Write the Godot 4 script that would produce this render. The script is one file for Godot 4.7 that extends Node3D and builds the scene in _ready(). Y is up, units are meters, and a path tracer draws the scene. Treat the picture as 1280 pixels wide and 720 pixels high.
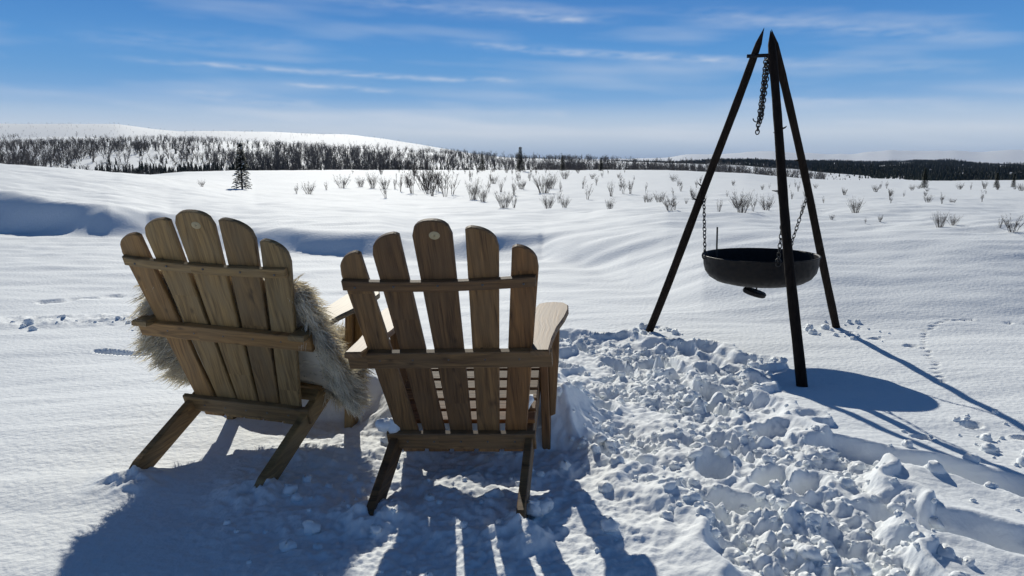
extends Node3D
# Snowfield with two garden chairs and a hanging fire bowl under a tripod. Metres, y up, camera looks along -z.

var rng := RandomNumberGenerator.new()
var mats := {}
var used_names := {}

# ---------------------------------------------------------------- helpers
class Shape:
	var v := PackedVector3Array()
	var n := PackedVector3Array()
	var uv := PackedVector2Array()
	var c := PackedColorArray()
	var ix := PackedInt32Array()
	var colour := Color.WHITE
	var shift := Vector2.ZERO

	func vert(p: Vector3, nn: Vector3, t: Vector2) -> int:
		v.append(p); n.append(nn); uv.append(t + shift); c.append(colour)
		return v.size() - 1

	func tri_flat(a: Vector3, b: Vector3, d: Vector3, ta: Vector2, tb: Vector2, td: Vector2, nn: Vector3):
		var k = v.size()
		vert(a, nn, ta); vert(b, nn, tb); vert(d, nn, td)
		if (d - a).cross(b - a).dot(nn) >= 0.0:
			ix.append_array([k, k + 1, k + 2])
		else:
			ix.append_array([k, k + 2, k + 1])

	func quad_flat(a: Vector3, b: Vector3, d: Vector3, e: Vector3, ta: Vector2, tb: Vector2, td: Vector2, te: Vector2, out: Vector3):
		var nn := (d - a).cross(b - a).normalized()
		if nn.dot(out) < 0.0:
			nn = -nn
		tri_flat(a, b, d, ta, tb, td, nn)
		tri_flat(a, d, e, ta, td, te, nn)

	# a board: outline in the xy plane, thickness along z, chamfered edges
	func board(o: PackedVector2Array, t: float, bev: float):
		if Geometry2D.is_polygon_clockwise(o):
			o = o.duplicate(); o.reverse()
		var m := o.size()
		var inn := PackedVector2Array()
		for i in m:
			var p0 := o[(i + m - 1) % m]
			var p1 := o[i]
			var p2 := o[(i + 1) % m]
			var e0 := (p1 - p0).normalized()
			var e1 := (p2 - p1).normalized()
			var n0 := Vector2(e0.y, -e0.x)
			var n1 := Vector2(e1.y, -e1.x)
			var mid := (n0 + n1).normalized()
			inn.append(p1 - mid * bev / maxf(0.4, mid.dot(n0)))
		var zs := [-t / 2, -t / 2 + bev, t / 2 - bev, t / 2]
		var ls := [inn, o, o, inn]
		for l in 3:
			for i in m:
				var j := (i + 1) % m
				var a: Vector2 = ls[l][i]
				var b: Vector2 = ls[l][j]
				var d: Vector2 = ls[l + 1][j]
				var e: Vector2 = ls[l + 1][i]
				var ed := (o[j] - o[i]).normalized()
				quad_flat(Vector3(a.x, a.y, zs[l]), Vector3(b.x, b.y, zs[l]), Vector3(d.x, d.y, zs[l + 1]), Vector3(e.x, e.y, zs[l + 1]),
					a + Vector2(zs[l], 0), b + Vector2(zs[l], 0), d + Vector2(zs[l + 1], 0), e + Vector2(zs[l + 1], 0), Vector3(ed.y, -ed.x, [-0.7, 0, 0.7][l]))
		var tr := Geometry2D.triangulate_polygon(inn)
		for s in [-1, 1]:
			for k in range(0, tr.size(), 3):
				var a := inn[tr[k]]
				var b := inn[tr[k + 1]]
				var d := inn[tr[k + 2]]
				tri_flat(Vector3(a.x, a.y, s * t / 2), Vector3(b.x, b.y, s * t / 2), Vector3(d.x, d.y, s * t / 2), a, b, d, Vector3(0, 0, s))

	func grid(rows: Array, closed: bool):   # rows of equal length [Vector3]; smooth normals worked out from the neighbours
		var nr := rows.size()
		var nc: int = rows[0].size()
		var k := v.size()
		for i in nr:
			for j in nc:
				var pa: Vector3 = rows[maxi(i - 1, 0)][j]
				var pb: Vector3 = rows[mini(i + 1, nr - 1)][j]
				var qa: Vector3 = rows[i][(j + nc - 1) % nc if closed else maxi(j - 1, 0)]
				var qb: Vector3 = rows[i][(j + 1) % nc if closed else mini(j + 1, nc - 1)]
				var nn := (qb - qa).cross(pb - pa)
				if nn.length() < 1e-12:
					nn = pb - pa if closed else Vector3.UP
					if i == 0: nn = -nn
				vert(rows[i][j], nn.normalized(), Vector2(float(j) / nc, float(i) / nr))
		for i in nr - 1:
			for j in (nc if closed else nc - 1):
				var j2 := (j + 1) % nc
				var a := k + i * nc + j
				var b := k + i * nc + j2
				var d := k + (i + 1) * nc + j2
				var e := k + (i + 1) * nc + j
				ix.append_array([a, d, b, a, e, d])

	func tube(pts: Array, rad: Array, sides := 8, caps := true):
		var rows := []
		var side := Vector3.RIGHT
		for i in pts.size():
			var t: Vector3 = (pts[mini(i + 1, pts.size() - 1)] - pts[maxi(i - 1, 0)]).normalized()
			if i == 0:
				side = t.cross(Vector3.UP if absf(t.y) < 0.9 else Vector3.RIGHT).normalized()
			side = (side - t * side.dot(t)).normalized()
			var up := t.cross(side)
			var r := []
			for j in sides:
				var a := TAU * j / sides
				r.append(pts[i] + (side * cos(a) + up * sin(a)) * rad[i])
			if caps and i == 0:
				var z := []
				for j in sides: z.append(pts[0])
				rows.append(z)
			rows.append(r)
			if caps and i == pts.size() - 1:
				var z := []
				for j in sides: z.append(pts[i])
				rows.append(z)
		grid(rows, true)

	func lathe(prof: Array, seg: int):      # [Vector2(radius, height)]
		var rows := []
		for p in prof:
			var r := []
			for j in seg:
				var a := -TAU * j / seg
				r.append(Vector3(cos(a) * p.x, p.y, sin(a) * p.x))
			rows.append(r)
		grid(rows, true)

	func prism3(a: Vector3, b: Vector3, ra: float, rb: float):    # a thin three-sided twig
		var t := (b - a).normalized()
		var s := t.cross(Vector3.UP if absf(t.y) < 0.9 else Vector3.RIGHT).normalized()
		var u := t.cross(s)
		var k := v.size()
		for j in 3:
			var o := s * cos(TAU * j / 3) + u * sin(TAU * j / 3)
			vert(a + o * ra, o, Vector2(j / 3.0, 0)); vert(b + o * rb, o, Vector2(j / 3.0, 1))
		for j in 3:
			var p := k + 2 * j
			var q := k + 2 * ((j + 1) % 3)
			ix.append_array([p, p + 1, q + 1, p, q + 1, q])

	func mesh(m: Material) -> ArrayMesh:
		var ar := []
		ar.resize(Mesh.ARRAY_MAX)
		ar[Mesh.ARRAY_VERTEX] = v; ar[Mesh.ARRAY_NORMAL] = n; ar[Mesh.ARRAY_TEX_UV] = uv; ar[Mesh.ARRAY_COLOR] = c; ar[Mesh.ARRAY_INDEX] = ix
		var am := ArrayMesh.new()
		am.add_surface_from_arrays(Mesh.PRIMITIVE_TRIANGLES, ar)
		am.surface_set_material(0, m)
		return am

func numbered(called: String) -> String:
	var k: int = used_names.get(called, 0)
	used_names[called] = k + 1
	return called if k == 0 else "%s_%03d" % [called, k]

func tag(o: Node, label: String, category: String, group := "", kind := ""):
	if label: o.set_meta("label", label)
	if category: o.set_meta("category", category)
	if group: o.set_meta("group", group)
	if kind: o.set_meta("kind", kind)

func obj(called: String, m: Mesh, parent: Node = self, tr := Transform3D.IDENTITY) -> MeshInstance3D:
	var o := MeshInstance3D.new()
	o.mesh = m
	o.name = numbered(called) if parent == self else called
	parent.add_child(o, true)
	o.transform = tr
	return o

func thing(called: String, tr: Transform3D, label: String, category: String, group := "") -> Node3D:
	var o := Node3D.new()
	o.name = numbered(called)
	add_child(o)
	o.transform = tr
	tag(o, label, category, group)
	return o

func noise(seed_: int, freq: float, oct := 3, kind := FastNoiseLite.TYPE_SIMPLEX_SMOOTH) -> FastNoiseLite:
	var f := FastNoiseLite.new()
	f.seed = seed_; f.frequency = freq; f.noise_type = kind
	f.fractal_type = FastNoiseLite.FRACTAL_FBM if oct > 1 else FastNoiseLite.FRACTAL_NONE
	f.fractal_octaves = oct
	return f

func tab(t: PackedVector2Array, u: float) -> float:
	if u <= t[0].x: return t[0].y
	for i in range(1, t.size()):
		if u <= t[i].x:
			var k := (u - t[i - 1].x) / (t[i].x - t[i - 1].x)
			return lerpf(t[i - 1].y, t[i].y, k)
	return t[t.size() - 1].y

func pairs(a: Array) -> PackedVector2Array:
	var o := PackedVector2Array()
	for i in range(0, a.size(), 2): o.append(Vector2(a[i], a[i + 1]))
	return o

func lin(r: float, g: float, b: float) -> Color:
	return Color(r, g, b).linear_to_srgb()

# ---------------------------------------------------------------- terrain
var T_A := pairs([-1, .75, -.66, .72, -.52, .54, -.44, .32, -.36, .28, -.30, .33, -.17, .33, -.12, .25, -.06, .29, .04, .28, .10, .32, .2, .41, .66, .43, 1, .43])
var T_D := pairs([-1, 14, -.66, 13.6, -.52, 13.2, -.47, 13.0, -.42, 11.5, -.36, 10.6, -.17, 10.6, -.1, 10.4, .04, 10.3, .09, 9.5, .15, 8.1, .25, 6.4, .4, 5.6, .66, 5.4, 1, 5.4])
var T_W := pairs([-1, 1, -.66, 1.5, -.52, 1.4, -.46, 2.2, -.40, 3, -.33, 1.4, -.28, .95, -.17, .82, -.12, 1.5, -.06, .82, .035, .85, .09, 1.5, .15, 2.6, .25, 3.6, .4, 4.0, .66, 4.0, 1, 4.0])
var T_30 := pairs([-1, 1.5, -.66, 1.27, -.5, .86, -.4, .45, -.33, .1, -.2, -.1, .66, -.12, 1, -.12])
var T_110 := pairs([-1, -2, -.66, -2, -.5, -1, -.42, 0, -.35, .2, -.2, .28, .2, .28, .3, -.3, .38, -1.3, .5, -1.7, .66, -1.5, 1, -1.5])
var n_roll := noise(3, 0.16, 3)
var n_ripple := noise(4, 0.9, 3)
var n_edge := noise(5, 0.42, 3)
var n_bank := noise(15, 0.28, 2)
var n_cell := noise(6, 5.0, 1, FastNoiseLite.TYPE_CELLULAR)
var n_cell2 := noise(7, 11.0, 1, FastNoiseLite.TYPE_CELLULAR)
var n_warp := noise(8, 3.0, 2)
var n_lump := noise(9, 2.2, 4)
var trod: PackedVector2Array
var prints: Array = []
var grooves: Array = []

func seg_dist(p: Vector2, a: Vector2, b: Vector2) -> float:
	var t := clampf((p - a).dot(b - a) / maxf((b - a).length_squared(), 1e-9), 0, 1)
	return p.distance_to(a + (b - a) * t)

func poly_dist(p: Vector2, poly: PackedVector2Array) -> float:   # positive inside
	var d := 1e9
	for i in poly.size():
		d = minf(d, seg_dist(p, poly[i], poly[(i + 1) % poly.size()]))
	return d if Geometry2D.is_point_in_polygon(p, poly) else -d

func hgt(x: float, z: float) -> float:
	var r := sqrt(x * x + z * z)
	var phi := atan2(x, -z)
	var u := tan(clampf(phi, -PI / 4, PI / 4))
	var d := r * cos(minf(absf(phi), PI / 4))
	var e := 0.0
	if d > 4.0:
		var wob := n_bank.get_noise_2d(x, z)
		var d0 := tab(T_D, u) + wob * 0.8
		var w := tab(T_W, u)
		var s := smoothstep(d0, d0 + w, d)
		var t1 := smoothstep(maxf(12.0, d0 + w), 30.0, d)
		var v := lerpf(tab(T_A, u) * (1.0 + 0.25 * wob), tab(T_30, u), t1)
		if d > 30.0:
			v = lerpf(v, tab(T_110, u), smoothstep(30.0, 110.0, d))
			v = lerpf(v, -15.0, smoothstep(125.0, 420.0, d))
		e = s * v
	# gentle wind shaped surface
	var far := clampf(r / 30.0, 0.0, 1.0)
	e += n_roll.get_noise_2d(x, z) * lerpf(0.03, 0.10, far)
	if r < 40.0:
		e += n_ripple.get_noise_2d(x * 0.6 + z * 0.5, z * 1.9) * lerpf(0.014, 0.04, clampf((r - 6.0) / 6.0, 0.0, 1.0))
	# packed rise on which the chairs stand
	e += 0.085 * smoothstep(2.6, 1.0, Vector2((x + 0.6) * 0.75, z + 2.8).length())
	# snow heaped against the fronts of the chairs
	if d > 2.8 and d < 4.4 and x > -1.8 and x < 0.6:
		for q in [Vector3(-0.13, 3.27, 0.30), Vector3(-0.98, 3.60, 0.24)]:
			var lx: float = (x - q.x) * 0.985 - (-z - q.y) * 0.14
			var ly: float = (-z - q.y) * 0.985 + (x - q.x) * 0.14
			e += q.z * exp(-pow(lx / 0.42, 4.0)) * smoothstep(-0.22, 0.02, ly) * smoothstep(0.75, 0.1, ly)
	if r < 9.0:
		e += detail(x, z)
	return e

func detail(x: float, z: float) -> float:
	var p := Vector2(x, -z)
	var e := 0.0
	for g in grooves:
		var q: float = seg_dist(p, g[0], g[1])
		if q < g[2] * 2.2:
			q += n_warp.get_noise_2d(x, z) * g[2] * 0.5
			e -= g[3] * smoothstep(g[2] * 1.15, g[2] * 0.35, q)
			e += g[3] * 0.12 * smoothstep(g[2] * 2.0, g[2] * 1.2, q) * smoothstep(g[2] * 0.8, g[2] * 1.1, q)
	var k := 0.0
	if x > -0.1 and x < 2.4 and p.y > 1.0 and p.y < 6.2:
		k = poly_dist(p, trod) + n_warp.get_noise_2d(x * 0.8, z * 0.8) * 0.16
	var near := smoothstep(1.15, 0.55, Vector2((x + 0.15) * 0.95, p.y - 2.75).length()) * 0.42
	near = maxf(near, 0.35 * smoothstep(0.5, 0.2, Vector2(x + 0.58, (p.y - 3.0) * 0.6).length()))
	for q in [Vector2(-0.905, 2.591), Vector2(-1.397, 2.691), Vector2(0.028, 2.322), Vector2(-0.472, 2.378)]:
		var l := p.distance_to(q)
		if l < 0.3: e += 0.038 * exp(-pow(l / 0.10, 2.0)) * (1.0 + 1.4 * n_lump.get_noise_2d(x * 4.0, z * 4.0))
	# disturbed strip with old footprints across the left
	var strip := smoothstep(0.34, 0.1, absf(p.y - 5.95 + 0.05 * x - 0.12 * sin(x * 1.7))) * smoothstep(-1.2, -2.4, x)
	var m := maxf(smoothstep(-0.06, 0.12, k) if k != 0.0 else 0.0, maxf(near, strip * 0.55))
	if m > 0.001:
		if k > 0.0: m *= lerpf(0.42, 1.12, smoothstep(-0.30, 0.22, n_edge.get_noise_2d(x * 2.6 + 40.0, z * 2.6)))
		var wx := n_warp.get_noise_2d(x, z) * 0.10
		var wz := n_warp.get_noise_2d(x + 31.7, z) * 0.10
		var c1 := -n_cell.get_noise_2d(x + wx, z + wz)
		var c2 := -n_cell2.get_noise_2d(x + wz, z + wx)
		var lump := n_lump.get_noise_2d(x * 1.6, z * 1.6)
		var base := -0.055 * smoothstep(-0.05, 0.1, k) if k != 0.0 else -0.01
		e += m * (base + 0.028 * c1 + 0.021 * c2 + 0.058 * lump + 0.026 * n_lump.get_noise_2d(x * 9.0, z * 9.0))
		e += 0.035 * smoothstep(-0.16, -0.02, k) * smoothstep(0.05, -0.02, k) * (1.0 if k != 0.0 else 0.0)
	for f in prints:
		var q: Vector2 = (p - f[0]).rotated(-f[1])
		if absf(q.x) < f[2] * 1.8 and absf(q.y) < f[3] * 1.8:
			var l := Vector2(q.x / f[2], q.y / f[3]).length()
			e -= f[4] * smoothstep(1.15, 0.5, l + 0.25 * n_lump.get_noise_2d(x * 5.0, z * 5.0))
			e += f[4] * 0.2 * smoothstep(1.6, 1.2, l) * smoothstep(0.9, 1.2, l)
	return e

func set_out_tracks():
	trod = pairs([.36, 5.55, .90, 5.5, 1.38, 5.15, 1.62, 4.7, 1.36, 4.25, 1.30, 3.85, 1.42, 3.5, 1.48, 3.05, 1.40, 2.6, 1.32, 2.3, 1.22, 1.9, 1.15, 1.4, .66, 1.4, .66, 2.1, .56, 2.65, .34, 3.1, .30, 3.5, .34, 4.6])
	grooves = [
		[Vector2(1.40, 3.18), Vector2(1.75, 2.92), 0.10, 0.10], [Vector2(1.75, 2.92), Vector2(2.5, 2.40), 0.13, 0.12],
		[Vector2(1.32, 2.52), Vector2(1.95, 2.06), 0.11, 0.10],
		[Vector2(-4.30, 7.0), Vector2(-3.85, 7.45), 0.05, 0.05], [Vector2(-2.78, 5.08), Vector2(-2.42, 4.96), 0.04, 0.05],
		[Vector2(-5.6, 8.0), Vector2(-4.9, 7.7), 0.035, 0.03], [Vector2(-4.9, 7.7), Vector2(-4.2, 8.6), 0.03, 0.025],
		[Vector2(0.56, 2.62), Vector2(0.72, 2.50), 0.035, 0.05],
	]
	rng.seed = 77
	for i in 46:
		var p := Vector2(rng.randf_range(0.3, 1.6), rng.randf_range(1.6, 5.5))
		if poly_dist(p, trod) > 0.12:
			prints.append([p, rng.randf_range(-0.9, 0.9), rng.randf_range(0.05, 0.08), rng.randf_range(0.11, 0.18), rng.randf_range(0.04, 0.085)])
	# small animal trail curving over the clean snow
	var way := pairs([2.50, 4.35, 2.66, 4.75, 2.86, 5.25, 3.12, 5.72, 3.42, 5.98, 3.75, 6.02, 4.15, 5.92, 4.6, 5.7])
	for i in way.size() - 1:
		for s in 5:
			var p: Vector2 = way[i].lerp(way[i + 1], s / 5.0)
			prints.append([p + Vector2(rng.randf_range(-0.015, 0.015), rng.randf_range(-0.01, 0.01)), 0.3, 0.015, 0.021, 0.022])
	# scattered knocks in the snow by the tripod
	for q in [[2.62, 5.45], [2.75, 5.2], [2.5, 5.65], [1.1, 5.85], [2.2, 3.55], [2.35, 3.4], [1.86, 3.35], [2.6, 3.3]]:
		prints.append([Vector2(q[0], q[1]), 0.5, 0.05, 0.04, 0.03])

func build_ground():
	var ph := PackedFloat64Array()
	var a := -PI
	while a < PI - 0.02:
		ph.append(a)
		a += 0.0030 if absf(a + 0.0015) < 0.74 else 0.05
	ph.append(PI)
	var rr := PackedFloat64Array([0.0, 0.3, 0.7])
	var r := 1.0
	while r < 26000.0:
		rr.append(r)
		r *= 1.02 if r < 1.6 else (1.0042 if r < 7.0 else (1.009 if r < 40.0 else (1.03 if r < 450.0 else 1.25)))
	var nc := ph.size()
	var nr := rr.size()
	var vs := PackedVector3Array(); vs.resize(nc * nr)
	for i in nr:
		for j in nc:
			var x: float = rr[i] * sin(ph[j])
			var z: float = -rr[i] * cos(ph[j])
			vs[i * nc + j] = Vector3(x, hgt(x, z), z)
	var ns := PackedVector3Array(); ns.resize(nc * nr)
	var ix := PackedInt32Array()
	for i in nr:
		for j in nc:
			var du := vs[i * nc + mini(j + 1, nc - 1)] - vs[i * nc + maxi(j - 1, 0)]
			var dr := vs[mini(i + 1, nr - 1) * nc + j] - vs[maxi(i - 1, 0) * nc + j]
			var nn := dr.cross(du)
			if nn.y < 0.0: nn = -nn
			ns[i * nc + j] = nn.normalized() if nn.length() > 1e-12 else Vector3.UP
	for i in nr - 1:
		for j in nc - 1:
			var q := i * nc + j
			ix.append_array([q, q + nc, q + nc + 1, q, q + nc + 1, q + 1])
	var ar := []
	ar.resize(Mesh.ARRAY_MAX)
	ar[Mesh.ARRAY_VERTEX] = vs; ar[Mesh.ARRAY_NORMAL] = ns; ar[Mesh.ARRAY_INDEX] = ix
	var am := ArrayMesh.new()
	am.add_surface_from_arrays(Mesh.PRIMITIVE_TRIANGLES, ar)
	am.surface_set_material(0, mats.snow)
	var o := obj("snow_ground", am)
	tag(o, "", "", "", "structure")

# ---------------------------------------------------------------- materials
func noise_tex(f: FastNoiseLite, size := 512, ramp: Gradient = null, normal_strength := 0.0) -> NoiseTexture2D:
	var t := NoiseTexture2D.new()
	t.width = size; t.height = size; t.seamless = true; t.noise = f
	if ramp: t.color_ramp = ramp
	if normal_strength > 0.0:
		t.as_normal_map = true; t.bump_strength = normal_strength
	return t

func plain(r: float, g: float, b: float, rough := 0.8, metal := 0.0) -> StandardMaterial3D:
	var m := StandardMaterial3D.new()
	m.albedo_color = lin(r, g, b); m.roughness = rough; m.metallic = metal
	return m

func wood_image(seed_: int, a: Color, b: Color, c: Color) -> ImageTexture:
	var w := 256
	var h := 512
	var f1 := noise(seed_, 0.045, 3)
	var f2 := noise(seed_ + 1, 0.16, 2)
	var f3 := noise(seed_ + 2, 0.012, 3)
	var knots := []
	rng.seed = seed_
	for i in 7: knots.append(Vector3(rng.randf() * w, rng.randf() * h, rng.randf_range(3.5, 7.0)))
	var im := Image.create(w, h, false, Image.FORMAT_RGB8)
	for y in h:
		for x in w:
			var warp := f3.get_noise_2d(x * 0.6, y * 0.4) * 12.0
			var dark := 0.0
			for q in knots:
				var dx: float = x - q.x
				var dy: float = (y - q.y) * 0.62
				if absf(dx) < 30.0 and absf(dy) < 60.0:
					warp += signf(dx) * q.z * 1.6 * exp(-(dx * dx) / (q.z * q.z * 5.0) - dy * dy / (q.z * q.z * 9.0))
					dark = maxf(dark, exp(-(dx * dx + dy * dy) / (q.z * q.z)))
			var g := f1.get_noise_2d((x + warp) * 1.6, y * 0.045)
			var fine := f2.get_noise_2d(x * 3.2, y * 0.08)
			var blot := f3.get_noise_2d(x * 1.4 + 300, y * 0.8)
			var t := clampf(0.5 + 0.55 * g + 0.42 * fine, 0, 1)
			var col := a.lerp(b, t).lerp(c, clampf(0.35 + blot * 1.3, 0, 1) * 0.55)
			im.set_pixel(x, y, col.lerp(a * 0.6, dark * 0.75).linear_to_srgb())
	return ImageTexture.create_from_image(im)

func make_materials():
	var m := plain(0.855, 0.88, 0.885, 0.75)
	m.uv1_triplanar = true; m.uv1_world_triplanar = true; m.uv1_scale = Vector3.ONE * 0.9
	m.heightmap_enabled = true; m.heightmap_scale = 0.45
	m.heightmap_texture = noise_tex(noise(21, 0.022, 5), 1024)
	m.metallic_specular = 0.3
	mats.snow = m
	for k in 2:
		var w := StandardMaterial3D.new()
		var img: ImageTexture = wood_image(40 + 7 * k, Color(0.115, 0.066, 0.023), Color(0.42, 0.262, 0.098), Color(0.27, 0.188, 0.090)) if k == 0 else wood_image(57, Color(0.072, 0.036, 0.013), Color(0.32, 0.172, 0.062), Color(0.19, 0.112, 0.050))
		w.albedo_texture = img
		w.uv1_scale = Vector3(3.0, 1.1, 1)
		w.roughness = 0.62
		w.heightmap_enabled = true; w.heightmap_texture = img; w.heightmap_scale = 0.12
		mats["wood%d" % k] = []
		for tone in [Color(0.86, 0.85, 0.86), Color(1, 1, 1), Color(0.95, 0.97, 1.0), Color(1, 0.94, 0.88)]:
			var v: StandardMaterial3D = w.duplicate()
			v.albedo_color = tone
			mats["wood%d" % k].append(v)
	var p := plain(0.030, 0.022, 0.017, 0.8)
	p.uv1_triplanar = true; p.uv1_scale = Vector3(6, 1.5, 6)
	var gr := Gradient.new()
	gr.set_color(0, lin(0.25, 0.25, 0.25)); gr.set_color(1, lin(1, 1, 1))
	p.albedo_texture = noise_tex(noise(33, 0.02, 4), 256, gr)
	p.albedo_color = lin(0.030, 0.021, 0.016); p.metallic_specular = 0.25
	p.heightmap_enabled = true; p.heightmap_texture = p.albedo_texture; p.heightmap_scale = 0.5
	mats.pole = p
	var st := plain(0.007, 0.008, 0.010, 0.5, 0.0)
	st.uv1_triplanar = true; st.uv1_scale = Vector3.ONE * 3.0
	var g2 := Gradient.new()
	g2.set_color(0, Color(0.35, 0.35, 0.35)); g2.set_color(1, Color(0.75, 0.75, 0.75))
	var g3 := Gradient.new()
	g3.set_color(0, lin(0.005, 0.006, 0.008)); g3.set_color(1, lin(0.020, 0.015, 0.013))
	st.albedo_color = Color.WHITE
	st.albedo_texture = noise_tex(noise(36, 0.018, 5), 512, g3)
	st.roughness_texture = noise_tex(noise(35, 0.03, 4), 256, g2)
	st.roughness = 1.0; st.metallic_specular = 0.28
	mats.steel = st
	mats.chain = plain(0.03, 0.028, 0.027, 0.55, 0.3)
	mats.bark = plain(0.10, 0.090, 0.085, 0.9)
	mats.twig = plain(0.060, 0.045, 0.036, 0.9)
	var sp := plain(1, 1, 1, 0.85)
	sp.vertex_color_use_as_albedo = true
	mats.needles = sp
	var fur := plain(1, 1, 1, 0.75)
	fur.vertex_color_use_as_albedo = true
	fur.backlight_enabled = true; fur.backlight = Color(0.9, 0.87, 0.78)
	mats.fur = fur
	mats.hide = plain(0.70, 0.63, 0.50, 0.9)
	mats.pale_disc = plain(0.46, 0.37, 0.21, 0.6)
	mats.screw = plain(0.18, 0.17, 0.16, 0.45, 0.8)

# ---------------------------------------------------------------- sky
func px_dir(px: float, py: float) -> Vector2:      # a direction as (azimuth, elevation) in degrees, from its place in a 1280 x 720 view of this lens
	var v := Vector3((px - 640.0) / 967.0, (360.0 - py) / 967.0, -1.0).rotated(Vector3.RIGHT, deg_to_rad(-9.1)).normalized()
	return Vector2(rad_to_deg(atan2(v.x, -v.z)), rad_to_deg(asin(v.y)))

func build_sky() -> PanoramaSkyMaterial:
	var w := 3072
	var h := 1536
	var els := [0.0, 1.0, 2.2, 3.4, 4.6, 6.0, 8.0, 11.0, 16.0, 28.0, 50.0, 90.0]
	var cols := [Color(.44, .55, .69), Color(.48, .59, .73), Color(.60, .69, .80), Color(.44, .59, .78), Color(.225, .435, .74), Color(.155, .375, .71), Color(.110, .325, .69), Color(.074, .250, .61), Color(.046, .170, .46), Color(.027, .082, .215), Color(.016, .044, .115), Color(.012, .032, .083)]
	var streaks := []
	# long thin cirrus bands: start, end, thickness in degrees, strength
	for s in [[90, 66, 690, 104, .26, .32], [340, 105, 510, 116, .18, .30], [350, -10, 800, 24, .7, .12], [640, 20, 740, 26, .28, .22], [540, 52, 960, 78, .40, .24], [800, 12, 1290, 48, .9, .13], [600, 140, 720, 142, .35, .14], [200, 118, 420, 132, .5, .14], [700, 66, 1290, 88, .6, .08], [30, 40, 420, 60, .9, .07], [850, 124, 1280, 132, .6, .10], [1000, 150, 1280, 156, .3, .16]]:
		var a := px_dir(s[0], s[1])
		var b := px_dir(s[2], s[3])
		streaks.append([a, b, s[4], s[5]])
	rng.seed = 5
	for i in 60:      # the same kind of bands all round the rest of the sky
		var az := rng.randf_range(40, 320)
		var el := rng.randf_range(3, 34)
		streaks.append([Vector2(az, el), Vector2(az + rng.randf_range(10, 36), el + rng.randf_range(-2, 1)), rng.randf_range(.3, .9), rng.randf_range(.08, .2)])
	var nz := noise(11, 0.05, 4)
	var n2 := noise(12, 0.16, 3)
	var data := PackedFloat32Array(); data.resize(w * h * 3)
	var cloud := Color(.74, .79, .87)
	var half := h / 2
	for y in h:
		var el := 90.0 - (y + 0.5) * 180.0 / h
		var k := 0
		while k < 10 and el > els[k + 1]: k += 1
		var t := clampf((el - els[k]) / (els[k + 1] - els[k]), 0, 1)
		var base: Color = cols[k].lerp(cols[k + 1], t)
		if el < 0.0: base = Color(.55, .60, .68)
		var here := []
		for s in streaks:
			if el > minf(s[0].y, s[1].y) - s[2] * 3.0 and el < maxf(s[0].y, s[1].y) + s[2] * 3.0: here.append(s)
		var veil_k := clampf(1.0 - absf(el - 7.0) / 16.0, 0, 1) * 0.25 + clampf(1.0 - absf(el - 2.8) / 2.2, 0, 1) * 0.30
		for x in w:
			var c := base
			if y < half and el < 48.0:
				var az := wrapf((x + 0.5) * 360.0 / w, -180.0, 180.0)
				var azw := wrapf(az, 0, 360) if az < -42 else az
				var f := nz.get_noise_2d(az * 0.9, (el + az * 0.045) * 9.0)
				var amount := maxf(0.0, f * 1.5 + 0.10) * veil_k
				for s in here:
					var ax: float = (azw - s[0].x) / (s[1].x - s[0].x)
					if ax > 0.0 and ax < 1.0:
						var mid: float = lerpf(s[0].y, s[1].y, ax) + 0.22 * f
						var q: float = (el - mid) / s[2]
						if absf(q) < 2.6:
							amount += 1.45 * s[3] * exp(-q * q * (1.6 if q > 0.0 else 3.5)) * smoothstep(0.0, 0.3, ax) * smoothstep(1.0, 0.82, ax) * (0.7 + 0.8 * n2.get_noise_2d(az * 2.0, el * 14.0 + az * 0.5) + 0.7 * n2.get_noise_2d(az * 1.1 + 70.0, el * 38.0 + az * 2.4))
				c = base.lerp(cloud, clampf(amount, 0, 0.85))
			var q := (y * w + x) * 3
			data[q] = c.r; data[q + 1] = c.g; data[q + 2] = c.b
	var im := Image.create_from_data(w, h, false, Image.FORMAT_RGBF, data.to_byte_array())
	var m := PanoramaSkyMaterial.new()
	m.panorama = ImageTexture.create_from_image(im)
	return m

# ---------------------------------------------------------------- chairs
const REC := 0.417
func back_tr() -> Transform3D:          # the plane of the backrest: x across, y up the slope, z out of its rear side
	var up := Vector3(0, cos(REC), sin(REC))
	var out := Vector3(0, -sin(REC), cos(REC))
	return Transform3D(Basis(Vector3.RIGHT, up, out), Vector3(0, 0.19, -0.389))

func rect(x0: float, y0: float, x1: float, y1: float) -> PackedVector2Array:
	return PackedVector2Array([Vector2(x0, y0), Vector2(x1, y0), Vector2(x1, y1), Vector2(x0, y1)])

func wood_part(called: String, outline: PackedVector2Array, t: float, parent: Node, tr: Transform3D, m: Array, across := false, bev := 0.003) -> MeshInstance3D:
	var s := Shape.new()
	s.shift = Vector2(rng.randf(), rng.randf()) * 3.0
	s.board(outline, t, bev)
	if across:                            # the grain runs along x
		for i in s.uv.size(): s.uv[i] = Vector2(s.uv[i].y, s.uv[i].x)
	return obj(called, s.mesh(m[rng.randi() % m.size()]), parent, tr)

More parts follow.
